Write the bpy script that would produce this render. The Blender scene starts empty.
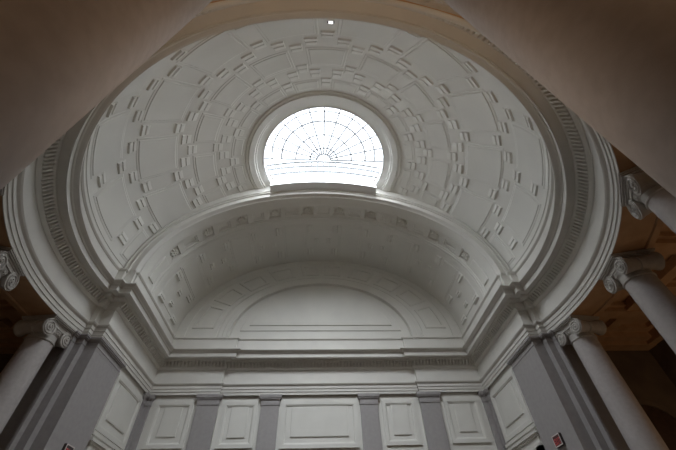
import bpy, math
import numpy as np
from mathutils import Matrix, Vector
PI = math.pi
sc = bpy.context.scene
ROOT = sc.collection
UP = 1.6                      # everything is measured from eye height; lifted by this at the end

# ------------------------------------------------------------------ camera
cd = bpy.data.cameras.new('camera'); cam = bpy.data.objects.new('camera', cd); ROOT.objects.link(cam)
cd.sensor_width = 36; cd.lens = 341.19 / 676 * 36; cd.clip_end = 200; cd.clip_start = 0.02
def _unit(v): v = np.array(v, float); return v / np.linalg.norm(v)
_f = 341.186; _zx, _zy, _dx = 324.573, -92.511, 314.496
_u = np.array([_zx - 338, _zy - 225, _f]); _a = _dx - 338; _b = -(_u[0]*_a + _f*_f)/_u[1]
_g = _unit([_a, _b, _f]); _u = _unit(_u); _r = np.cross(_u, _g)
if _r[0] < 0: _r = -_r
_X = Vector((_r[0], _g[0], _u[0])); _Y = -Vector((_r[1], _g[1], _u[1])); _Z = -Vector((_r[2], _g[2], _u[2]))
M = Matrix((_X, _Y, _Z)).transposed().to_4x4(); M.translation = Vector((-0.19, -11.0, 0.0))
cam.matrix_world = M
sc.camera = cam

# ------------------------------------------------------------------ sky, light, exposure
w = bpy.data.worlds.new('overcast'); sc.world = w; w.use_nodes = True
bg = w.node_tree.nodes['Background']; bg.inputs[0].default_value = (0.93, 0.97, 1.0, 1)
# hazy overcast sky, much brighter round the veiled sun high behind the camera
_n = w.node_tree; _tc = _n.nodes.new('ShaderNodeTexCoord'); _dt = _n.nodes.new('ShaderNodeVectorMath'); _dt.operation = 'DOT_PRODUCT'
_sd = Vector((0.0, -.52, .85)).normalized(); _dt.inputs[1].default_value = _sd
_mx = _n.nodes.new('ShaderNodeMath'); _mx.operation = 'MAXIMUM'; _mx.inputs[1].default_value = 0
_pw = _n.nodes.new('ShaderNodeMath'); _pw.operation = 'POWER'; _pw.inputs[1].default_value = 4
_ma = _n.nodes.new('ShaderNodeMath'); _ma.operation = 'MULTIPLY_ADD'; _ma.inputs[1].default_value = 48.0; _ma.inputs[2].default_value = 1.4
_n.links.new(_tc.outputs['Generated'], _dt.inputs[0]); _n.links.new(_dt.outputs['Value'], _mx.inputs[0]); _n.links.new(_mx.outputs[0], _pw.inputs[0])
_sx = _n.nodes.new('ShaderNodeSeparateXYZ'); _n.links.new(_tc.outputs['Generated'], _sx.inputs[0])
_ab = _n.nodes.new('ShaderNodeMath'); _ab.operation = 'ABSOLUTE'; _n.links.new(_sx.outputs[0], _ab.inputs[0])
_p3 = _n.nodes.new('ShaderNodeMath'); _p3.operation = 'POWER'; _p3.inputs[1].default_value = 3; _n.links.new(_ab.outputs[0], _p3.inputs[0])
_m3 = _n.nodes.new('ShaderNodeMath'); _m3.operation = 'MULTIPLY_ADD'; _m3.inputs[1].default_value = 15.0; _n.links.new(_p3.outputs[0], _m3.inputs[0])
_n.links.new(_pw.outputs[0], _ma.inputs[0]); _n.links.new(_ma.outputs[0], _m3.inputs[2]); _n.links.new(_m3.outputs[0], bg.inputs[1])
sc.view_settings.view_transform = 'Standard'; sc.view_settings.look = 'None'
sc.view_settings.gamma = 1; sc.view_settings.use_curve_mapping = False
sc.view_settings.exposure = -0.22
try:
    sc.cycles.use_denoising = True; sc.cycles.max_bounces = 12; sc.cycles.diffuse_bounces = 8
    sc.cycles.transparent_max_bounces = 16
    sc.cycles.caustics_reflective = False; sc.cycles.caustics_refractive = False
except Exception: pass
def area(name, loc, rot, sx, sy, power, col, portal=False):
    l = bpy.data.lights.new(name, 'AREA'); l.shape = 'RECTANGLE'; l.size = sx; l.size_y = sy
    l.energy = power; l.color = col
    if portal: l.cycles.is_portal = True
    o = bpy.data.objects.new(name, l); ROOT.objects.link(o); o.location = loc; o.rotation_euler = rot
    return o
area('skylight_portal', (0, -1.0, 18.0), (0, 0, 0), 7.6, 5.4, 1, (1, 1, 1), True)
WARM = (1.0, 0.66, 0.38)
def point(name, loc, power, col, rad=.25):
    l = bpy.data.lights.new(name, 'POINT'); l.energy = power; l.color = col; l.shadow_soft_size = rad
    o = bpy.data.objects.new(name, l); ROOT.objects.link(o); o.location = loc; return o
for x, y, p in ((14.6, -6.5, 90), (14.6, -1.0, 60), (-14.6, -6.5, 20), (-14.6, -1.0, 9), (3.4, -15.3, 120), (-3.4, -15.3, 70)):
    point('unseen_warm_light', (x, y, 1.6), p, WARM)  # unseen warm lamps added to light the ambulatory, no fixtures behind them

_l = bpy.data.lights.new('cornice_fill_light', 'SPOT'); _l.energy = 800; _l.color = WARM; _l.spot_size = math.radians(80); _l.spot_blend = 1; _l.shadow_soft_size = .3  # added warm fill aimed up at the near cornice ring, no real fixture
_o = bpy.data.objects.new('cornice_fill_light', _l); ROOT.objects.link(_o); _o.location = (0, -9.0, -1.45); _o.rotation_euler = (math.radians(180-6), 0, 0)

# ------------------------------------------------------------------ materials
def mat(name, col, rough=.75, col2=None, scale=3.0, bump=0.0, bscale=40, metal=0, detail=4):
    m = bpy.data.materials.new(name); m.use_nodes = True
    nt = m.node_tree; b = nt.nodes['Principled BSDF']
    b.inputs['Roughness'].default_value = rough; b.inputs['Metallic'].default_value = metal
    b.inputs['Base Color'].default_value = (*col, 1)
    if col2 or bump:
        tc = nt.nodes.new('ShaderNodeTexCoord')
    if col2:
        n = nt.nodes.new('ShaderNodeTexNoise'); n.inputs['Scale'].default_value = scale; n.inputs['Detail'].default_value = detail
        r = nt.nodes.new('ShaderNodeValToRGB'); r.color_ramp.elements[0].color = (*col, 1); r.color_ramp.elements[1].color = (*col2, 1)
        r.color_ramp.elements[0].position = .35; r.color_ramp.elements[1].position = .65
        nt.links.new(tc.outputs['Object'], n.inputs['Vector']); nt.links.new(n.outputs['Fac'], r.inputs[0]); nt.links.new(r.outputs[0], b.inputs['Base Color'])
    if bump:
        n2 = nt.nodes.new('ShaderNodeTexNoise'); n2.inputs['Scale'].default_value = bscale; n2.inputs['Detail'].default_value = 3
        bp = nt.nodes.new('ShaderNodeBump'); bp.inputs['Strength'].default_value = bump; bp.inputs['Distance'].default_value = .02
        nt.links.new(tc.outputs['Object'], n2.inputs['Vector']); nt.links.new(n2.outputs['Fac'], bp.inputs['Height']); nt.links.new(bp.outputs[0], b.inputs['Normal'])
    return m
PLASTER = mat('cream_plaster', (.72, .71, .665), .85, (.68, .67, .63), .8, .05, 30)
DOMEM = mat('dome_plaster', (.72, .71, .665), .88, (.68, .67, .63), .5, .05, 25)
TRIM = mat('trim_plaster', (.69, .675, .635), .8, (.65, .635, .60), 1.2)
PANELM = mat('panel_plaster', (.71, .70, .66), .8, (.67, .66, .62), 1.0)
STONE = mat('grey_stone', (.36, .342, .338), .7, (.33, .312, .31), 6, .05, 60)
COLM = mat('column_stone', (.49, .46, .45), .7, (.44, .41, .40), 9, .04, 70)
CAPM = mat('capital_plaster', (.50, .475, .45), .7, (.44, .42, .39), 8)
WOODC = mat('ochre_ceiling', (.55, .36, .21), .7, (.46, .29, .165), 2)
DARKW = mat('brown_wall', (.16, .12, .09), .8, (.12, .09, .07), 1.5)
FLOORM = mat('marble_floor', (.13, .095, .07), .45, (.10, .075, .055), 1.5)
LEAD = mat('painted_muntin', (.09, .10, .11), .7)
WHITE = mat('white_sill', (.80, .81, .82), .6)
RED = mat('sign_red', (.62, .10, .10), .5)
SIGNF = mat('sign_face', (.10, .03, .03), .5)
SIGNB = mat('sign_casing', (.05, .035, .035), .5)
SIGNW = mat('sign_rim', (.62, .55, .53), .5)
LENS = mat('lens_black', (.02, .02, .02), .3)
DOORM = mat('door_wood', (.05, .03, .02), .5, (.08, .045, .03), 6)
LAMP = mat('lit_lens', (.9, .9, .9), .5); LAMP.node_tree.nodes['Principled BSDF'].inputs['Emission Color'].default_value = (1, 1, 1, 1)
LAMP.node_tree.nodes['Principled BSDF'].inputs['Emission Strength'].default_value = 1.6
GLASS = bpy.data.materials.new('frosted_skylight_glass'); GLASS.use_nodes = True
_nt = GLASS.node_tree; _nt.nodes.remove(_nt.nodes['Principled BSDF']); _o = _nt.nodes['Material Output']
_t = _nt.nodes.new('ShaderNodeBsdfTransparent'); _t.inputs[0].default_value = (.95, .97, 1, 1)
_d = _nt.nodes.new('ShaderNodeBsdfTranslucent'); _d.inputs[0].default_value = (.9, .93, .97, 1)
_m = _nt.nodes.new('ShaderNodeMixShader'); _m.inputs[0].default_value = .01
_nt.links.new(_t.outputs[0], _m.inputs[1]); _nt.links.new(_d.outputs[0], _m.inputs[2]); _nt.links.new(_m.outputs[0], _o.inputs[0])

# ------------------------------------------------------------------ helpers
class MB:
    def __init__(s): s.v = []; s.f = []
    def add(s, vs, fs):
        n = len(s.v); s.v += [tuple(map(float, p)) for p in vs]; s.f += [tuple(i + n for i in f) for f in fs]; return s
    def box(s, x0, x1, y0, y1, z0, z1):
        return s.add([(x0,y0,z0),(x1,y0,z0),(x1,y1,z0),(x0,y1,z0),(x0,y0,z1),(x1,y0,z1),(x1,y1,z1),(x0,y1,z1)],
              [(3,2,1,0),(4,5,6,7),(0,1,5,4),(1,2,6,5),(2,3,7,6),(3,0,4,7)])
    def prism(s, poly, z0, z1):
        n = len(poly); vs = [(x, y, z0) for x, y in poly] + [(x, y, z1) for x, y in poly]
        fs = [tuple(range(n))[::-1], tuple(range(n, 2*n))] + [(i, (i+1) % n, n + (i+1) % n, n + i) for i in range(n)]
        return s.add(vs, fs)
    def lathe(s, prof, n=48, cx=0, cy=0):
        vs = []; m = len(prof)
        for k in range(n):
            a = 2*PI*k/n
            for r, z in prof: vs.append((cx + r*math.cos(a), cy + r*math.sin(a), z))
        fs = [(k*m + j, ((k+1) % n)*m + j, ((k+1) % n)*m + j+1, k*m + j+1) for k in range(n) for j in range(m-1)]
        return s.add(vs, fs)
    def strip(s, rows, closed=False):
        m = len(rows[0]); vs = [p for r in rows for p in r]; fs = []
        for i in range(len(rows)-1):
            for j in range(m if closed else m-1):
                k = (j+1) % m; fs.append((i*m+j, i*m+k, (i+1)*m+k, (i+1)*m+j))
        return s.add(vs, fs)
    def tube(s, pts, r, n=6):
        rows = []
        for i, p in enumerate(pts):
            p = Vector(p); q0 = Vector(pts[max(0, i-1)]); q1 = Vector(pts[min(len(pts)-1, i+1)]); t = (q1-q0).normalized()
            a = Vector((0, 0, 1)) if abs(t.z) < .9 else Vector((1, 0, 0)); b = t.cross(a).normalized(); c = t.cross(b)
            rr = r[i] if isinstance(r, (list, tuple)) else r
            rows.append([tuple(p + b*rr*math.cos(2*PI*k/n) + c*rr*math.sin(2*PI*k/n)) for k in range(n)])
        s.strip(rows, True); L = len(rows); base = len(s.v) - L*n
        s.f.append(tuple(base + k for k in range(n))[::-1]); s.f.append(tuple(base + (L-1)*n + k for k in range(n)))
        return s
def mesh_obj(name, v, f, m, parent=None, smooth=False, recalc=True):
    me = bpy.data.meshes.new(name)
    me.from_pydata(v, [], f)
    if recalc:
        import bmesh
        b = bmesh.new(); b.from_mesh(me); bmesh.ops.recalc_face_normals(b, faces=b.faces); b.to_mesh(me); b.free()
    me.materials.append(m)
    if smooth:
        me.polygons.foreach_set('use_smooth', [True]*len(me.polygons))
        try: me.set_sharp_from_angle(angle=math.radians(smooth if smooth is not True else 35))
        except Exception: pass
    o = bpy.data.objects.new(name, me); ROOT.objects.link(o)
    if parent: o.parent = parent
    return o
def part(name, mb, m, parent=None, smooth=False): return mesh_obj(name, mb.v, mb.f, m, parent, smooth)
def struct(name, mb, m, smooth=False):
    o = part(name, mb, m, None, smooth); o['kind'] = 'structure'; return o
def thing(name, label, cat, loc=(0, 0, 0), rotz=0, group=None):
    o = bpy.data.objects.new(name, None); ROOT.objects.link(o); o.empty_display_size = .2
    o.location = loc; o.rotation_euler = (0, 0, rotz); o['label'] = label; o['category'] = cat; o['kind'] = 'thing'
    if group: o['group'] = group
    return o
def tree(o):
    return [c for c in bpy.data.objects if c.parent == o]
def dup(root, loc, rotz, label):
    kids = {}
    for c in bpy.data.objects:
        if c.parent: kids.setdefault(c.parent.name, []).append(c)
    def rec(o, par):
        c = o.copy(); ROOT.objects.link(c); c.parent = par
        for k in kids.get(o.name, []): rec(k, c)
        return c
    r = rec(root, None); r.location = loc; r.rotation_euler = (0, 0, rotz); r['label'] = label
    return r
def grid_obj(name, P, m, mask=None, parent=None, smooth=False):
    """P: (nu, nv, 3) array -> one mesh"""
    nu, nv = P.shape[:2]
    idx = np.arange(nu*nv).reshape(nu, nv)
    q = np.stack([idx[:-1, :-1], idx[1:, :-1], idx[1:, 1:], idx[:-1, 1:]], -1).reshape(-1, 4)
    if mask is not None: q = q[mask[q].all(1)] if mask.ndim == 1 else q[mask.reshape(-1)[q].all(1)]
    used = np.unique(q); remap = -np.ones(nu*nv, int); remap[used] = np.arange(len(used)); q = remap[q]
    V = P.reshape(-1, 3)[used]
    me = bpy.data.meshes.new(name); me.vertices.add(len(V)); me.vertices.foreach_set('co', V.astype(np.float32).ravel())
    me.loops.add(q.size); me.loops.foreach_set('vertex_index', q.astype(np.int32).ravel())
    me.polygons.add(len(q)); me.polygons.foreach_set('loop_start', np.arange(0, q.size, 4, dtype=np.int32))
    me.update(calc_edges=True); me.validate()
    me.materials.append(m)
    me.polygons.foreach_set('use_smooth', [smooth]*len(me.polygons))
    o = bpy.data.objects.new(name, me); ROOT.objects.link(o)
    if parent: o.parent = parent
    return o
def srect(U, V, u0, u1, v0, v1, su, sv):
    """soft box in (U,V): 1 inside"""
    a = np.clip((U-u0)/su+.5, 0, 1)*np.clip((u1-U)/su+.5, 0, 1)
    b = np.clip((V-v0)/sv+.5, 0, 1)*np.clip((v1-V)/sv+.5, 0, 1)
    return a*b

# ------------------------------------------------------------------ shared dimensions
ZA = 7.28                       # underside of the architrave
RA = 9.87                       # its inner radius
DR, DZ, DH = 9.32, 10.25, 7.28  # dome radius, springing, rise
VA, VB, VZ = 8.5, 5.95, 10.27   # recess vault half width, rise, springing
YF = 1.6                        # plane of the arch wall
RO = 3.5                        # oculus radius
YW = 7.62                       # plane of the lunette wall (side parts)

# plan path of the entablature, offset o towards the room
def path(o, n=150):
    y1 = 1.98 - o; R = RA - o; x1 = math.sqrt(R*R - y1*y1); a1 = math.atan2(x1, y1)
    right = [(R*math.sin(a), R*math.cos(a)) for a in np.linspace(PI, a1, n)]
    right += [(9.45-o, 1.98-o), (9.45-o, 2.25-o), (9.0-o, 2.25-o), (9.0-o, 8.12-o), (5.37-o, 8.12-o), (5.37-o, 8.27-o)]
    left = [(-x, y) for x, y in right[::-1]]
    return right + left[:-1]
def sweep(prof, m, name, parent=None, smooth=False):
    b = MB(); b.strip([[(x, y, z) for x, y in path(o)] for o, z in prof], True)
    return part(name, b, m, parent, smooth)

# ------------------------------------------------------------------ shell of the building
struct('floor', MB().box(-19, 19, -19, 11, -1.9, -1.6), FLOORM)
hb = MB()
for x0, x1, y0, y1 in ((-15.6, -15.3, -16.3, 3.8), (15.3, 15.6, -16.3, 3.8)):
    hb.box(x0, x1, y0, y1, -1.6, 8.6)
hb.box(-15.6, 15.6, -16.6, -16.3, -1.6, 8.6)
struct('wall_outer', hb, DARKW)
b = MB(); b.box(11.31, 15.3, 3.5, 3.8, -1.6, 8.6); b.box(-15.3, -11.31, 3.5, 3.8, -1.6, 8.6)
struct('wall_end', b, DARKW)
# unseen box added round the building to block stray daylight
b = MB()
b.box(-19.3, -19, -19.3, 11.3, -1.9, 17.6); b.box(19, 19.3, -19.3, 11.3, -1.9, 17.6)
b.box(-19, 19, -19.3, -19, -1.9, 17.6); b.box(-19, 19, 11, 11.3, -1.9, 17.6)
struct('wall_light_block', b, DARKW)
def dloop(R, yf=YF, n=96, m=40):
    """D-shaped plan loop of the skylight well, starting at the right corner"""
    xa = math.sqrt(R*R - yf*yf); a1 = math.atan2(xa, yf)
    arc = [(R*math.sin(a), R*math.cos(a)) for a in np.linspace(a1, 2*PI-a1, n)]
    ch = [(x, yf) for x in np.linspace(-xa, xa, m+2)[1:-1]]
    return arc + ch
# unseen flat lid added against daylight leaks, with the D-shaped hole
L = dloop(RO+.02); out = []
for x, y in L:
    k = max(abs(x)/19.3, (y+19.3 - 0)/1e9, abs(y)/19.3, 1e-6)
    out.append((x/k, y/k if y < 0 else min(y/k, 19.3)))
b = MB(); b.strip([[(x, y, 17.62) for x, y in L], [(x, y, 17.62) for x, y in out]], True)
struct('ceiling_light_block', b, DARKW)

# ------------------------------------------------------------------ dome with coffers
PER = 360/17
def build_dome():
    nu, nv = 2040, 340
    az = np.linspace(56, 304, int(nu*248/360)); lat = np.linspace(0, 67.93, nv)
    U, V = np.meshgrid(az, lat, indexing='ij')
    D = np.zeros_like(U)
    # phase: LOW azimuths at 180 +- PER/2 ..., HIGH at 180 +- PER*k
    Uw = 180 + (U-180)*(1 + .021*np.clip((31-V)/10, 0, 1))
    uH = (Uw-180+PER/2) % PER - PER/2             # 0 at "high" azimuths
    uL = (Uw-180) % PER - PER/2                   # 0 at "low" azimuths
    def big(u, v0, v1, hw):
        sl = 1/np.maximum(np.cos(np.radians(V)), .3)
        a = srect(u, V, -hw, hw, v0, v1, .14, .14)*.022
        a += srect(u, V, -hw+.7*sl, hw-.7*sl, v0+.75, v1-.75, .14, .14)*.028
        return -a
    D += big(uH, 3.8, 17.2, 8.0); D += big(uL, 22.6, 37.4, 7.8); D += big(uH, 43.0, 51.0, 7.5); D += big(uL, 56.6, 61.0, 7.4)
    D += -.05*srect(uH, V, -8.0, 8.0, 2.4, 17.9, .14, .14)*0
    def small(u, c, v):
        cw = 1.75/np.cos(math.radians(v))**.6
        f1 = .8*np.clip(1-(V-(v-.9))/1.65, 0, 1); f2 = np.clip(1-(V-(v+.85))/1.5, 0, 1)
        return srect(u, V, c-cw, c+cw, v-.9, v+.85, .14, .16)*(.02+.075*f1) + srect(u, V, c-cw*.92, c+cw*.92, v+.85, v+2.3, .14, .16)*(.004+.06*f2)
    def zig(lo, mid, hi, u_lo, u_hi):
        a = small(u_lo, 0, lo) + small(u_hi, 0, hi)
        for s in (-1, 1):
            a = a + small(u_lo, s*PER/4, mid)
        return a
    S = zig(16.3, 20.3, 24.2, uL, uH) + zig(36.4, 39.5, 42.0, uH, uL) + zig(51.0, 53.3, 57.0, uL, uH)
    S += small(uL, 0, 7.8)
    fade = 1 - .55*np.clip((V-30)/22, 0, 1)
    D = np.where(S > .004, -S, D)*fade
    # plain band and ring mouldings round the oculus
    D += -.05*((V > 61.6) & (V < 65.6)) - .04*((V > 62.6) & (V < 64.8))
    D += -.03*((V > 1.6) & (V < 2.6))
    a, l = np.radians(U), np.radians(V)
    N = np.stack([np.sin(a)*np.cos(l)/DR, np.cos(a)*np.cos(l)/DR, np.sin(l)/DH], -1); N /= np.linalg.norm(N, axis=-1, keepdims=True)
    P = np.stack([DR*np.cos(l)*np.sin(a), DR*np.cos(l)*np.cos(a), DZ + DH*np.sin(l)], -1) + N*D[..., None]
    mask = (P[..., 1] < YF+.12)
    # pull the rim onto a clean edge hidden inside the arch wall
    o = grid_obj('ceiling_dome', P, DOMEM, mask)
    o['kind'] = 'structure'; return o
dome = build_dome()
# remaining sliver of dome between the ring ends and the arch wall is closed by the arch wall itself

# ------------------------------------------------------------------ recess vault
def ell(t, e=0):   # t in radians from the crown
    return (VA+e)*math.sin(t), VZ + (VB+e)*math.cos(t)
TH_R = [6.7, 20.3, 34.5, 50.0, 67.5]
def build_vault():
    y0, y1 = 1.78, 8.0
    nth, ny = 1100, 210
    T, Y = np.meshgrid(np.linspace(-90, 90, nth), np.linspace(y0, y1, ny), indexing='ij')
    A = np.abs(T); D = np.zeros_like(T); s = .12; sy = .03
    # front rib steps
    D += -.05*np.clip((2.38-Y)/sy+.5, 0, 1)
    D += .05*srect(T, Y, -200, 200, 2.50, 3.32, s, sy)                       # sunk running band
    D += -.05*srect(T, Y, -200, 200, 3.40, 3.52, s, sy) - .03*srect(T, Y, -200, 200, 3.60, 3.66, s, sy)
    for t in TH_R:                                                            # square beds of the rosettes
        D += .12*srect(A, Y, t-2.5, t+2.5, 2.58, 3.24, s, sy) 
    for a0, a1 in ((55.2, 62.2), (39.6, 45.0), (25.0, 29.6), (10.9, 15.8)):
        D += .06*srect(A, Y, a0, a1, 2.66, 3.16, s, sy) + .05*srect(A, Y, a0+.8, a1-.8, 2.76, 3.06, s, sy)
    D += .06*srect(A, Y, -2.5, 2.5, 2.66, 3.16, s, sy)
    # cross shaped clusters of small coffers
    S = np.zeros_like(T)
    def small(t, y, wt, wy):
        # two saw-tooth steps falling towards the crown
        lo = t+wt; mid = t+wt*.05
        f1 = np.clip(1-(lo-A)/(wt*.95), 0, 1); f2 = np.clip(1-(mid-A)/(wt*1.0), 0, 1)
        return srect(A, Y, mid, lo, y-wy, y+wy, s, sy)*(.02+.08*f1) + srect(A, Y, t-wt, mid, y-wy*.92, y+wy*.92, s, sy)*(.004+.06*f2)
    for c, sc_ in ((77.2, 1.0), (49.5, .85), (24.8, .75), (0, .72)):
        k = 7.3*sc_
        for sg in (-1, 1):
            if c == 0 and sg < 0: continue
            S += small(c+sg*k, 4.42, 1.7*sc_, .32) + small(c+sg*k, 6.56, 1.7*sc_, .32)
            S += small(c+sg*k*.5, 5.52, 1.4*sc_, .22)
    # large plain panels between
    for c, h in ((63.2, 5.0), (37.0, 5.2), (12.4, 5.0)):
        D += -.025*srect(A, Y, c-h, c+h, 3.95, 7.1, s, sy) - .025*srect(A, Y, c-h+.8, c+h-.8, 4.1, 6.95, s, sy)
    D += -.03*srect(A, Y, 67.0, 85.4, 4.1, 6.9, s, sy) - .06*srect(A, Y, 72.6, 85.5, 2.62, 3.2, s, sy)
    D = np.where(S > .004, -S-.03*(A > 66), D)
    t = np.radians(T)
    N = np.stack([np.sin(t)/VA, 0*t, np.cos(t)/VB], -1); N /= np.linalg.norm(N, axis=-1, keepdims=True)
    P = np.stack([VA*np.sin(t), Y, VZ+VB*np.cos(t)], -1) + N*D[..., None]
    o = grid_obj('ceiling_vault', P, DOMEM); o['kind'] = 'structure'
    # rosettes
    for sg in (-1, 1):
        for q in TH_R:
            a = math.radians(q*sg); n = Vector((math.sin(a)/VA, 0, math.cos(a)/VB)).normalized()
            c = Vector((VA*math.sin(a), 2.91, VZ+VB*math.cos(a))) + n*.155; yv = Vector((0, 1, 0)); xv = yv.cross(n).normalized()
            mb = MB(); rows = []
            for rr, hh in ((0, .105), (.045, .10), (.06, .06), (.075, .05), (.14, .095), (.2, .075), (.235, .02), (.24, -.03)):
                row = []
                for k in range(32):
                    ph = 2*PI*k/32; f = 1 + (.16*math.cos(8*ph) if rr > .07 else 0); f *= .95
                    row.append(tuple(c - n*hh*(1 + (.25*math.cos(8*ph) if rr > .07 else 0)) + xv*rr*f*math.cos(ph) + yv*rr*f*math.sin(ph)))
                rows.append(row)
            mb.strip(rows, True); part('rosette', mb, DOMEM, o, 60)
    return o
vault = build_vault()

# ------------------------------------------------------------------ arch wall and archivolt facing the dome
mb = MB(); top = []; bot = []
NT = 160
for k in range(NT+1):
    t = math.radians(-90 + 180*k/NT); x, z = ell(t, .40)
    r2 = 1 - (x*x + YF*YF)/DR**2
    zt = DZ + DH*math.sqrt(max(r2, 0)) + .0
    bot.append((x, YF, z)); top.append((x*1.0, YF, max(zt, z+.02)))
mb.strip([bot, top])
# blind back-up masonry beside the springing
for s in (-1, 1): mb.box(s*8.55 if s > 0 else -9.9, 9.9 if s > 0 else -8.55, YF, YF+.5, 9.3, 11.9)
archw = struct('wall_arch', mb, PLASTER)
prof = [(.62, YF), (.62, 1.50), (.56, 1.48), (.52, 1.50), (.50, 1.56), (.45, 1.58), (.42, 1.58), (.40, 1.50), (.36, 1.49), (.34, 1.56), (.30, 1.57), (.16, 1.60), (.14, 1.55), (.09, 1.56), (.05, 1.62), (.04, 1.68), (.0, 1.76), (-.03, 1.78), (-.03, 1.9)]
prof = [(e, y) for e, y in prof]
mb = MB(); mb.strip([[(lambda p: (p[0], y, p[1]))(ell(math.radians(-90+180*k/200), e)) for k in range(201)] for e, y in prof])
part('archivolt', mb, TRIM, archw, 30)

# ------------------------------------------------------------------ entablature
fr = sweep([(0, 7.84), (0, 8.66)], TRIM, 'trim_1'); fr['kind'] = 'structure'
sweep([(-.02, ZA+.03), (-.02, ZA), (0, ZA), (0, 7.41), (.03, 7.42), (.03, 7.56), (.06, 7.57), (.06, 7.71), (.07, 7.72), (.12, 7.76), (.15, 7.81), (.15, 7.86), (0, 7.87)], TRIM, 'architrave', fr)
sweep([(0, 8.62), (.04, 8.62), (.10, 8.68), (.12, 8.70), (.12, 8.96), (.30, 8.98), (.34, 9.03), (.34, 9.09), (.58, 9.09), (.60, 9.06), (.63, 9.06), (.63, 9.27), (.66, 9.28), (.69, 9.33), (.78, 9.38), (.83, 9.42), (.83, 9.47), (.5, 9.52)], TRIM, 'cornice', fr)
sweep([(.50, 9.45), (.52, 9.46), (.52, 10.14), (.55, 10.15), (.60, 10.20), (.60, 10.25), (.46, 10.27), (-.1, 10.27)], TRIM, 'attic_band', fr)
# bracket-shaped dentils in one continuous course
mb = MB(); pts = path(.12, 400); n = len(pts)
cum = [0]
for i in range(n): cum.append(cum[-1] + math.dist(pts[i], pts[(i+1) % n]))
def seg_pieces():
    # straight runs and the arc handled separately so that nothing bends round a corner
    a = path(.12, 2)
    runs = []
    R = RA - .12; y1 = 1.98-.12; a1 = math.atan2(math.sqrt(R*R-y1*y1), y1)
    m = int(round(2*(PI-a1)*R/.165))
    for k in range(m):
        ang = a1 + (k+.5)/m*2*(PI-a1); runs.append((R*math.sin(ang), R*math.cos(ang), -math.sin(ang), -math.cos(ang)))
    corners = [(9.45-.12, 1.98-.12), (9.45-.12, 2.25-.12), (9.0-.12, 2.25-.12), (9.0-.12, 8.12-.12), (5.37-.12, 8.12-.12), (5.37-.12, 8.27-.12), (-5.37+.12, 8.27-.12), (-5.37+.12, 8.12-.12), (-9.0+.12, 8.12-.12), (-9.0+.12, 2.25-.12)]
    for p, q in zip(corners[2:], corners[3:]):
        Ls = math.dist(p, q); m = int(Ls/.185)
        if m < 3: continue
        tx, ty = (q[0]-p[0])/Ls, (q[1]-p[1])/Ls
        nx, ny = -ty, tx
        if nx*(-p[0]) + ny*(4-p[1]) < 0: nx, ny = -nx, -ny
        for k in range(m): runs.append((p[0]+tx*Ls*(k+.5)/m, p[1]+ty*Ls*(k+.5)/m, nx, ny))
    return runs
for x, y, nx, ny in seg_pieces():
    tx, ty = -ny, nx; prof = [(0, 8.73), (.04, 8.72), (.08, 8.75), (.12, 8.83), (.17, 8.88), (.20, 8.98), (0, 8.98)]
    vs = []
    for s in (-.04, .04): vs += [(x + nx*o + tx*s, y + ny*o + ty*s, z) for o, z in prof]
    m = len(prof); mb.add(vs, [tuple(range(m)), tuple(range(2*m-1, m-1, -1))] + [(i, (i+1) % m, m+(i+1) % m, m+i) for i in range(m)])
part('dentil_course', mb, TRIM, fr)
# soffit and outer face of the ring beam over the colonnade
a1 = math.radians(80)
mb = MB(); ang = np.linspace(a1, 2*PI-a1, 180)
pr = [(9.88, ZA+.015), (10.16, ZA+.015), (10.18, ZA+.05), (10.9, ZA+.05), (10.92, ZA), (11.1, ZA), (11.12, ZA), (11.12, 7.42), (11.18, 7.44), (11.18, 7.62), (11.26, 7.70), (11.26, 8.05)]
mb.strip([[(R*math.sin(a), R*math.cos(a), z) for a in ang] for R, z in pr])
s = struct('trim_2', mb, WOODC)
# ambulatory ceiling: ochre coffers between beams parallel to the walls
mb = MB(); mb.box(-15.3, 15.3, -16.3, 3.6, 8.25, 8.4)
cc = bpy.data.meshes
def clipped_bar(mb, axis, c, h, z0, z1, lo, hi, Rin=11.0):
    if axis == 'x':   # bar runs along x at y=c
        xi = math.sqrt(max(Rin*Rin - c*c, 0)) if abs(c) < Rin else 0
        for s in (-1, 1):
            if xi == 0 and s > 0: continue
            a, b_ = (xi, hi) if s > 0 else (-hi, -xi)
            if xi == 0: a, b_ = -hi, hi
            mb.box(a, b_, c-h, c+h, z0, z1)
    else:
        yi = math.sqrt(max(Rin*Rin - c*c, 0)) if abs(c) < Rin else None
        if yi is None: mb.box(c-h, c+h, lo, hi, z0, z1)
        else: mb.box(c-h, c+h, lo, -yi, z0, z1)
# the coffered sheet must not block the rotunda: rebuild as ring
mb = MB(); sq = []
for a in np.linspace(0, 2*PI, 361)[:-1]:
    x, y = math.sin(a), math.cos(a)
    k = min(15.3/max(abs(x), 1e-6), 16.3/max(-y, 1e-6) if y < 0 else 3.6/max(y, 1e-6))
    k = max(k, 11.2 if abs(x) > .9 or y < 0 else 0)
    sq.append((a, x*k, y*k, k))
ra = [q for q in sq if q[3] >= 11.2]
run = [q for q in sq if math.degrees(q[0]) >= 73 and math.degrees(q[0]) <= 287]
mb.strip([[(11.2*math.sin(q[0]), 11.2*math.cos(q[0]), 8.05) for q in run], [(q[1], q[2], 8.05) for q in run]])
ac = struct('ceiling_ambulatory', mb, WOODC)
bm_ = MB()
for c in (-14.6, -12.6, -10.2, -7.8, -5.4, -3.0, -.6, 1.1): clipped_bar(bm_, 'x', c, .28, 7.66, 8.06, -16.3, 15.3, 11.24); clipped_bar(bm_, 'x', c, .42, 7.86, 8.05, -16.3, 15.3, 11.24)
for c in (-14.9, -13.0, -6.0, -3.0, 0, 3.0, 6.0, 13.0, 14.9): clipped_bar(bm_, 'y', c, .24, 7.72, 8.05, -16.3, 3.6, 11.24)
part('ceiling_beams', bm_, WOODC, ac)
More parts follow.
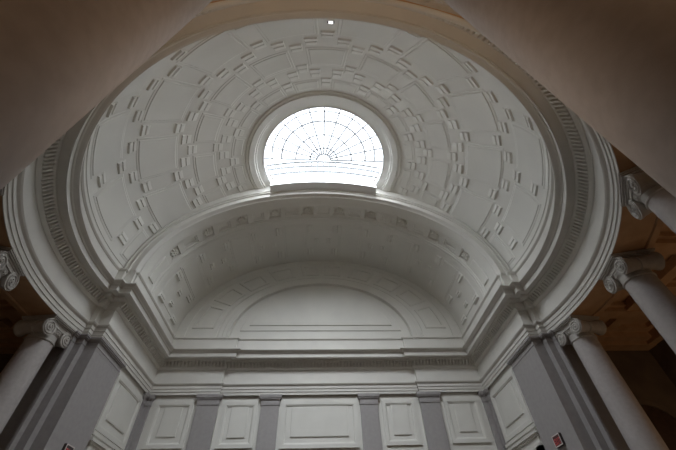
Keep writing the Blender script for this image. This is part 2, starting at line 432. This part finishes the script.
cm = MB()
for s in (-1, 1):
    for d0, z0, z1 in ((.75, 7.9, 8.06), (1.25, 7.70, 7.9), (1.6, 7.45, 7.70), (2.0, 7.28, 7.45)):
        cm.box(11.31 if s > 0 else -15.3, 15.3 if s > 0 else -11.31, 3.5-2.55+d0, 3.5, z0, z1)
    cm.box(14.9 if s > 0 else -15.3, 15.3 if s > 0 else -14.9, -16.3, 3.5, 7.3, 8.06)
part('crown_moulding', cm, WOODC, ac)
# shallow arched doorway and door leaves in the dark end walls
for i, s in enumerate((-1, 1)):
    d = MB(); cx = s*13.1
    poly = [(cx-1.3, -1.6), (cx+1.3, -1.6), (cx+1.3, 3.6)] + [(cx+1.3*math.cos(a), 3.6+1.3*math.sin(a)) for a in np.linspace(0, PI, 25)[1:-1]] + [(cx-1.3, 3.6)]
    n = len(poly); d.add([(x, 3.42, z) for x, z in poly] + [(x, 3.5, z) for x, z in poly], [tuple(range(n))] + [(k, (k+1) % n, n+(k+1) % n, n+k) for k in range(n)])
    dd = struct('door_%d' % (i+3), d, DOORM)
    a = MB(); a.strip([[(cx+r*math.cos(t), y, 3.6+r*math.sin(t)) for t in np.linspace(0, PI, 33)] for r, y in ((1.3, 3.5), (1.3, 3.34), (1.5, 3.34), (1.55, 3.38), (1.62, 3.38), (1.62, 3.5))])
    part('door_frame', a, DARKW, dd)

# ------------------------------------------------------------------ lunette wall of the recess
def lz(r, t): return r*math.sin(t), VZ + r*.72*math.cos(t)
def build_lunette():
    nx, nz = 900, 330
    X, Z = np.meshgrid(np.linspace(-8.9, 8.9, nx), np.linspace(10.1, 16.5, nz), indexing='ij')
    rel = Z - VZ; K = np.hypot(X, rel/.72)
    TH = np.degrees(np.arctan2(np.abs(X), rel/.72))
    S = .025
    def ann(r0, r1): return np.clip((K-r0)/S+.5, 0, 1)*np.clip((r1-K)/S+.5, 0, 1)
    D = np.zeros_like(X)
    D += .19*np.clip((5.42-K)/S+.5, 0, 1)                    # sunk field inside the inner arch
    D += -.05*ann(5.42, 5.56) - .03*ann(5.56, 5.80) + .03*ann(6.05, 6.15) - .03*ann(7.95, 8.6)
    def fld(r0, r1, zb): return np.clip((r1-K)/S+.5, 0, 1)*np.clip((Z-zb)/S+.5, 0, 1)
    D += -.05*fld(0, 4.92, 10.78) - .06*fld(0, 4.50, 11.12)  # raised field in two steps
    up = np.clip((Z-10.86)/S+.5, 0, 1)
    for t0, t1 in ((66, 95), (49.5, 62.5), (32.5, 45.5), (15.8, 28.2), (1.5, 11.3)):
        a = np.clip((TH-t0)/.2+.5, 0, 1)*np.clip((t1-TH)/.2+.5, 0, 1)
        D += -.05*ann(6.45, 7.70)*a*up
        a = np.clip((TH-t0-1.5)/.2+.5, 0, 1)*np.clip((t1-1.5-TH)/.2+.5, 0, 1)
        D += .06*ann(6.65, 7.50)*a*np.clip((Z-11.05)/S+.5, 0, 1)
    P = np.stack([X, YW + D, Z], -1)
    inside = (X/(VA+.35))**2 + (np.maximum(rel, 0)/(VB+.35))**2 < 1
    o = grid_obj('wall_lunette', P, PLASTER, inside); o['kind'] = 'structure'
build_lunette()

# ------------------------------------------------------------------ recess walls below the entablature
struct('wall_back', MB().box(-9.6, -5.30, 8.26, 8.7, -1.6, 7.7).box(5.30, 9.6, 8.26, 8.7, -1.6, 7.7), PANELM)
struct('wall_back_center', MB().box(-5.30, 5.30, 8.41, 8.7, -1.6, 7.7), PANELM)
struct('wall_left', MB().box(-9.6, -9.12, 4.68, 8.26, -1.6, 7.7), PANELM)
struct('wall_right', MB().box(9.12, 9.6, 4.68, 8.26, -1.6, 7.7), PANELM)
# doors under the side panels
for i, s in enumerate((-1, 1)):
    fx = lambda a, b_: (a, b_) if s > 0 else (-b_, -a)
    d = struct('door_%d' % (i+1), MB().box(*fx(9.0, 9.14), 5.1, 7.6, -1.6, 3.4), DOORM)
    m_ = MB(); 
    m_.box(*fx(9.0, 9.15), 4.62, 8.0, 4.52, 4.64)
    m_.box(*fx(8.92, 9.15), 4.62, 8.0, 4.30, 4.40); m_.box(*fx(8.98, 9.15), 4.66, 8.0, 4.22, 4.30)
    m_.box(*fx(9.04, 9.15), 4.75, 7.9, 3.95, 4.22); m_.box(*fx(8.95, 9.15), 4.72, 7.95, 3.86, 3.95)
    m_.box(*fx(8.93, 9.15), 4.75, 5.1, -1.6, 3.86); m_.box(*fx(8.93, 9.15), 7.6, 7.95, -1.6, 3.86); m_.box(*fx(8.93, 9.15), 4.75, 7.95, 3.4, 3.86)
    part('door_frame', m_, TRIM, d)

# corner piers with stepped responds
def mirror(poly, s): return [(x*s, y) for x, y in (poly if s > 0 else poly[::-1])]
pier_poly = [(9.0, 2.25), (9.45, 2.25), (9.45, 1.98), (9.725, 1.98), (9.725, 1.75), (9.80, 1.75), (9.80, 2.06), (11.3, 2.06), (11.3, 4.55), (9.0, 4.55)]
def grow(p, e):   # offset of the stepped face only
    return [(9.0-e, 2.25-e), (9.45-e, 2.25-e), (9.45-e, 1.98-e), (9.725-e, 1.98-e), (9.725-e, 1.75-e), (9.80, 1.75-e), (9.80, 2.06-e*.5), (11.3, 2.06-e*.5), (11.3, 4.55+e*.9), (9.0-e, 4.55+e*.9)]
for s, lab in ((-1, 'grey stone stepped corner pier left of the recess, behind the left colonnade'), (1, 'grey stone stepped corner pier right of the recess, behind the right colonnade')):
    t = thing('corner_pier', lab, 'pier', (s*10, 3, -1.6), 0, 'corner piers of the recess')
    def loc(mb): mb.v = [(x-s*10, y-3, z+1.6) for x, y, z in mb.v]; return mb
    part('shaft', loc(MB().prism(mirror(pier_poly, s), -1.6, 6.82)), STONE, t)
    c = MB()
    for e, z0, z1 in ((.025, 6.92, 6.96), (.005, 6.80, 7.12), (.05, 7.12, 7.16), (.09, 7.16, 7.21), (.12, 7.21, 7.28)):
        c.prism(mirror(grow(pier_poly, e), s), z0, z1)
    part('capital', loc(c), STONE, t)
    c = MB(); c.prism(mirror(grow(pier_poly, .14), s), -1.6, -1.35); c.prism(mirror(grow(pier_poly, .07), s), -1.35, -1.2)
    part('base', loc(c), STONE, t)

# pilasters of the recess
def pilaster(x0, x1, y, wall, label):
    cx = (x0+x1)/2; hw = (x1-x0)/2; dp = wall - y
    t = thing('pilaster', label, 'pilaster', (cx, y, -1.6), 0, 'pilasters on the back wall of the recess')
    part('shaft', MB().box(-hw, hw, 0, dp, .3, 8.42), STONE, t)
    c = MB()
    for e, z0, z1 in ((.03, 8.36, 8.41), (.02, 8.42, 8.62), (.05, 8.62, 8.66), (.08, 8.66, 8.72), (.11, 8.72, 8.79), (.12, 8.79, 8.88)):
        c.box(-hw-e, hw+e, -e, dp, z0, z1)
    part('capital', c, STONE, t)
    part('base', MB().box(-hw-.1, hw+.1, -.1, dp, 0, .2).box(-hw-.05, hw+.05, -.05, dp, .2, .3), STONE, t)
pilaster(-6.40, -5.30, 8.13, 8.26, 'broad grey pilaster left of the narrow left panels, under the entablature break')
pilaster(-3.13, -2.20, 8.28, 8.41, 'grey pilaster on the left edge of the wide central panel')
pilaster(2.10, 3.04, 8.28, 8.41, 'grey pilaster on the right edge of the wide central panel')
pilaster(5.30, 6.36, 8.13, 8.26, 'broad grey pilaster between the two right hand back panels')
for s, lab in ((-1, 'narrow grey pilaster folded into the left back corner of the recess'), (1, 'narrow grey pilaster folded into the right back corner of the recess')):
    t = thing('corner_pilaster', lab, 'pilaster', (s*9.1, 8.2, -1.6), 0, 'corner pilasters of the recess')
    def lp(e): 
        p = [(9.12, 7.86-e), (9.0-e, 7.86-e), (9.0-e, 8.13-e), (8.76-e, 8.13-e), (8.76-e, 8.26), (9.12, 8.26)]
        return [(s*(x-9.1), y-8.2) for x, y in (p if s > 0 else p[::-1])]
    part('shaft', MB().prism(lp(0), 0, 8.42), STONE, t)
    c = MB()
    for e, z0, z1 in ((.03, 8.36, 8.41), (.02, 8.42, 8.62), (.05, 8.62, 8.66), (.08, 8.66, 8.72), (.11, 8.72, 8.79), (.12, 8.79, 8.88)): c.prism(lp(e), z0, z1)
    part('capital', c, STONE, t)

# raised-field wall panels
def panel(cx, w_, z0, z1, y, label, inset, rotz=0, locxy=None):
    t = thing('moulded_panel', label, 'panel', (locxy[0], locxy[1], z0) if locxy else (cx, y, z0), rotz, 'moulded panels of the recess')
    h = z1-z0; hw = w_/2; f = MB(); fw = .17
    def ring(a, b_, d0, d1):   # rectangular moulding from inset a (depth d0) to inset b (depth d1)
        A = [(-hw+a, -d0, a), (hw-a, -d0, a), (hw-a, -d0, h-a), (-hw+a, -d0, h-a)]
        B = [(-hw+b_, -d1, b_), (hw-b_, -d1, b_), (hw-b_, -d1, h-b_), (-hw+b_, -d1, h-b_)]
        return A, B
    rows = []
    for a, d in ((0, 0), (0, .075), (fw, .075), (fw+.02, .055), (fw+.05, .05), (fw+.07, .012), (fw+.08, 0)):
        rows.append([(-hw+a, -d, a), (hw-a, -d, a), (hw-a, -d, h-a), (-hw+a, -d, h-a)])
    f.strip(rows, True); part('frame', f, PANELM, t)
    g = MB(); i = inset
    rows = []
    for a, d in ((i, 0), (i, .04), (i+.03, .05)):
        rows.append([(-hw+a, -d, a), (hw-a, -d, a), (hw-a, -d, h-a*.55), (-hw+a, -d, h-a*.55)])
    g.strip(rows, True); n = len(g.v); g.f.append((n-4, n-3, n-2, n-1)); part('raised_field', g, PANELM, t)
panel(-7.55, 1.92, 4.86, 6.98, 8.26, 'narrow white moulded panel at the far left of the back wall', .50)
panel(-4.21, 1.80, 4.86, 6.98, 8.41, 'narrow white moulded panel just left of the wide central panel', .45)
panel(-.05, 3.96, 4.80, 6.98, 8.41, 'wide white moulded panel in the middle of the back wall', .50)
panel(4.17, 1.80, 4.86, 6.98, 8.41, 'narrow white moulded panel just right of the wide central panel', .45)
panel(7.55, 1.92, 4.86, 6.98, 8.26, 'narrow white moulded panel at the far right of the back wall', .50)
panel(0, 3.0, 4.72, 6.95, 0, 'white moulded panel on the left side wall above the doorway', .52, PI/2, (-9.12, 6.25))
panel(0, 3.0, 4.72, 6.95, 0, 'white moulded panel on the right side wall above the doorway', .52, -PI/2, (9.12, 6.25))

# ------------------------------------------------------------------ columns
def build_column():
    t = thing('ionic_column', '', 'column', (0, 0, -1.6), 0, 'ionic columns of the ring colonnade')
    H = 8.88
    sh = [(.545, .42), (.535, .46), (.51, .50)]
    for k in range(21):
        q = k/20; r = .50 - .055*(max(0, q-.25)/.75)**1.5; sh.append((r, .5 + q*7.60))
    part('shaft', MB().lathe(sh, 64), COLM, t, 30)
    part('base', MB().box(-.74, .74, -.74, .74, 0, .16).lathe([(.60, .16), (.70, .17), (.735, .22), (.70, .28), (.62, .29), (.60, .32), (.61, .34), (.65, .36), (.64, .40), (.58, .42), (.54, .43)], 48), COLM, t, 30)
    # capital: neck, echinus, canalis
    cb = MB().lathe([(.445, 8.10), (.475, 8.11), (.485, 8.135), (.475, 8.16), (.445, 8.18), (.445, 8.38), (.46, 8.40), (.50, 8.46), (.53, 8.52), (.52, 8.56), (0, 8.56)], 64)
    for k in range(24):
        a = 2*PI*k/24; cb.lathe([(0, 8.42), (.03, 8.43), (.04, 8.47), (.03, 8.52), (0, 8.54)], 8, .48*math.cos(a), .48*math.sin(a))
    cap = part('capital', cb, CAPM, t, 30)
    ab = MB()
    for e, z0, z1 in ((.60, 8.75, 8.79), (.64, 8.79, 8.83), (.665, 8.83, 8.88)): ab.box(-e, e, -e, e, z0, z1)
    part('abacus', ab, CAPM, cap)
    ca = MB(); ca.box(-.55, .55, -.52, .52, 8.55, 8.76)
    for s in (-1, 1): ca.tube([(-.52, s*.535, 8.73), (.52, s*.535, 8.73)], .022, 8); ca.tube([(-.42, s*.535, 8.58), (.42, s*.535, 8.58)], .02, 8)
    part('canalis', ca, CAPM, cap)
    for sx in (-1, 1):
        v = MB(); cx, cz = sx*.50, 8.47
        prof = [(0, -.55), (.22, -.55), (.262, -.545), (.262, -.49), (.235, -.44), (.19, -.25), (.175, -.06), (.20, -.045), (.20, .045), (.175, .06), (.19, .25), (.235, .44), (.262, .49), (.262, .545), (.22, .55), (0, .55)]
        rows = [[(cx + r*1.14*math.cos(a), y, cz + r*1.14*math.sin(a)) for a in np.linspace(0, 2*PI, 37)[:-1]] for r, y in prof]
        v.strip(rows, True)
        for sy in (-1, 1):      # spiral fillet
            pts = []; rad = []
            for k in range(97):
                q = k/96; a = PI/2 - sx*q*2*PI*2.4*1; r = .285*(1-q)*.86 + .035
                if sx > 0: a = PI/2 + 0 - q*2*PI*2.4
                else: a = PI/2 + q*2*PI*2.4
                pts.append((cx + r*math.cos(a), sy*.56, cz + r*math.sin(a))); rad.append(.030*(1-.5*q))
            v.tube(pts, rad, 6)
            v.add(*_eye(cx, sy*.55, cz, sy))
        part('volute', v, CAPM, cap, 35)
    return t
def _eye(cx, y, cz, sy):
    vs = []; 
    for r, h in ((.05, 0), (.045, .03), (.0, .045)):
        for k in range(12): vs.append((cx + r*math.cos(2*PI*k/12), y + sy*h, cz + r*math.sin(2*PI*k/12)))
    fs = [(i*12+k, i*12+(k+1) % 12, (i+1)*12+(k+1) % 12, (i+1)*12+k) for i in range(2) for k in range(12)]
    return vs, fs
col = build_column(); first = True
RC = 10.48
LAB = {83.5: 'pale ionic column standing beside the %s corner pier, first of the %s colonnade',
       104.6: 'pale ionic column second from the %s corner pier, in the %s colonnade',
       125.4: 'pale ionic column third from the %s corner pier, partly behind the huge near %s column',
       147.4: 'ionic column fourth from the %s corner pier, hidden behind the huge near %s column',
       169.5: 'huge near ionic column slanting across the top %s corner, its %s shaft in shadow'}
for s, side in ((1, 'right'), (-1, 'left')):
    for az, lab in LAB.items():
        rc = 10.576 if az > 160 else RC
        a = math.radians(az)*s; p = (rc*math.sin(a), rc*math.cos(a), -1.6); rz = -a
        l = lab % (side, side)
        if first: col.location = p; col.rotation_euler = (0, 0, rz); col['label'] = l; first = False
        else: dup(col, p, rz, l)

# ------------------------------------------------------------------ skylight
def sill_z(x, z0=17.45): return z0 - .43*(x/3.1)**2
# curb: white stepped sill following the arch wall, and the plaster well round the oculus
xs = np.linspace(-3.13, 3.13, 61)
mb = MB(); rows = []
for dy, dz in ((.0, -.78), (-.60, -.78), (-.60, -.60), (-.45, -.56), (-.45, -.2), (-.3, -.16), (-.3, .2), (-.15, .25), (-.15, .5), (0, .55), (0, .78), (.06, .82), (.4, .82)):
    rows.append([(x, YF+dy, sill_z(x)+dz) for x in xs])
mb.strip(rows)
for c in (0, 60): mb.add([r[c] for r in rows] + [(xs[c], YF+.4, sill_z(xs[c])-.78)], [tuple(range(len(rows)+1))])
win = struct('window_1', mb, WHITE)
wl = MB(); arc = dloop(RO, n=120)[:120]
wl.strip([[(x*k, y*k, z) for x, y in arc] for k, z in ((1, 16.98), (.985, 17.0), (.985, 17.12), (1.01, 17.14), (1.01, 17.5), (1.08, 17.62), (1.08, 18.25), (1.12, 18.28), (1.25, 18.28))])
part('well_wall', wl, WHITE, win, 30)
YG = 1.68; ZR = 20.2; RL = 4.5
# front glazing over the sill
pn = MB(); pn.strip([[(x, YG, sill_z(x, 17.95)) for x in np.linspace(-4.4, 4.4, 45)], [(x, YG, ZR + .0) for x in np.linspace(-4.4, 4.4, 45)]])
fan = [(RL*math.cos(a), YG - RL*math.sin(a)) for a in np.linspace(0, PI, 65)]
pn.strip([[(x, y, 18.28) for x, y in fan], [(x, y, ZR) for x, y in fan]])
pn.add([(0, YG, ZR)] + [(x, y, ZR) for x, y in fan], [(0, i, i+1) for i in range(1, 65)])
part('pane', pn, GLASS, win)
mu = MB(); r = .048
xsn = np.linspace(-4.0, 4.0, 21)
for i, dz in enumerate((0, .45, 1.08, 1.62)):
    mu.tube([(x, YG-.03, min(sill_z(x, 18.28) + dz + .0, ZR)) for x in np.linspace(-3.75, 3.75, 31)], .055 if i in (0, 3) else r, 5)
for x in xsn:
    if abs(x) < 3.8: mu.tube([(x, YG-.03, sill_z(x, 18.28)), (x, YG-.03, sill_z(x, 18.28)+1.62)], .055 if abs(abs(x)-2.8) < .05 else .045, 5)
for R, rr in ((.46, .05), (.93, r), (1.9, r), (2.85, .06), (3.5, r), (RL, .06)):
    mu.tube([(R*math.cos(a), YG - R*math.sin(a), ZR-.02) for a in np.linspace(0, PI, 49)], rr, 5)
for k in range(13):
    a = PI*k/12; r0 = .46
    mu.tube([(r0*math.cos(a), YG-r0*math.sin(a), ZR-.02), (RL*math.cos(a), YG-RL*math.sin(a), ZR-.02)], r if k % 3 else .05, 5)
    mu.tube([(RL*math.cos(a), YG-RL*math.sin(a), 18.28), (RL*math.cos(a), YG-RL*math.sin(a), ZR)], .02, 5)
part('muntins', mu, LEAD, win)

# ------------------------------------------------------------------ exit signs and spotlight
GL = {'E': [(0, 0, .2, 1), (0, 0, 1, .2), (0, .4, .8, .6), (0, .8, 1, 1)], 'I': [(.35, 0, .65, 1)], 'T': [(.38, 0, .62, 1), (0, .8, 1, 1)]}
def sign(s, y, z, label):
    t = thing('exit_sign', label, 'sign', (s*9.0, y, z), -s*PI/2, 'exit signs on the corner piers')
    # local: x along the wall, -y into the room
    W, Hh, dpt = .52, .38, .10
    part('casing', MB().box(-W/2, W/2, -dpt, 0, 0, Hh), SIGNB, t)
    f = MB(); e = .035
    f.box(-W/2, W/2, -dpt-.012, -dpt, 0, e).box(-W/2, W/2, -dpt-.012, -dpt, Hh-e, Hh).box(-W/2, -W/2+e, -dpt-.012, -dpt, e, Hh-e).box(W/2-e, W/2, -dpt-.012, -dpt, e, Hh-e)
    part('rim', f, SIGNW, t)
    part('sign_face', MB().box(-W/2+e, W/2-e, -dpt-.006, -dpt, e, Hh-e), SIGNF if s > 0 else SIGNB, t)
    g = MB(); x = -.20; lh = .20; z0 = .06; lw = .085
    for ch in 'EXIT':
        if ch == 'X':
            for q in ((0, 1), (1, 0)):
                g.add([(x+lw*q[0]-.014, -dpt-.014, z0), (x+lw*q[0]+.014, -dpt-.014, z0), (x+lw*q[1]+.014, -dpt-.014, z0+lh), (x+lw*q[1]-.014, -dpt-.014, z0+lh),
                       (x+lw*q[0]-.014, -dpt-.004, z0), (x+lw*q[0]+.014, -dpt-.004, z0), (x+lw*q[1]+.014, -dpt-.004, z0+lh), (x+lw*q[1]-.014, -dpt-.004, z0+lh)],
                      [(0,1,2,3),(4,5,6,7),(0,1,5,4),(1,2,6,5),(2,3,7,6),(3,0,4,7)])
        else:
            for a, b_, c, d in GL[ch]: g.box(x+lw*a, x+lw*c, -dpt-.014, -dpt-.004, z0+lh*b_, z0+lh*d)
        x += .105
    part('lettering', g, RED, t)
sign(1, 3.36, 3.47, 'small red EXIT sign on the face of the right corner pier')
sign(-1, 3.42, 3.43, 'dark framed EXIT sign on the left corner pier, cut by the photo edge')

t = thing('spotlight', 'tiny lit white spotlight fixed low on the dome, just above the near cornice', 'light', (0.09, -7.98, 13.86))
part('housing', MB().box(-.09, .09, -.08, .02, -.05, .07), WHITE, t)
part('lens', MB().box(-.075, .075, -.07, .01, -.075, -.05), LAMP, t)
for a_ in (-.13, .09): part('bracket', MB().box(a_, a_+.04, -.06, .0, -.04, .05), LENS, t)

# ------------------------------------------------------------------ lift everything to the real floor level
for o in list(bpy.data.objects):
    if o.parent is None: o.location.z += UP
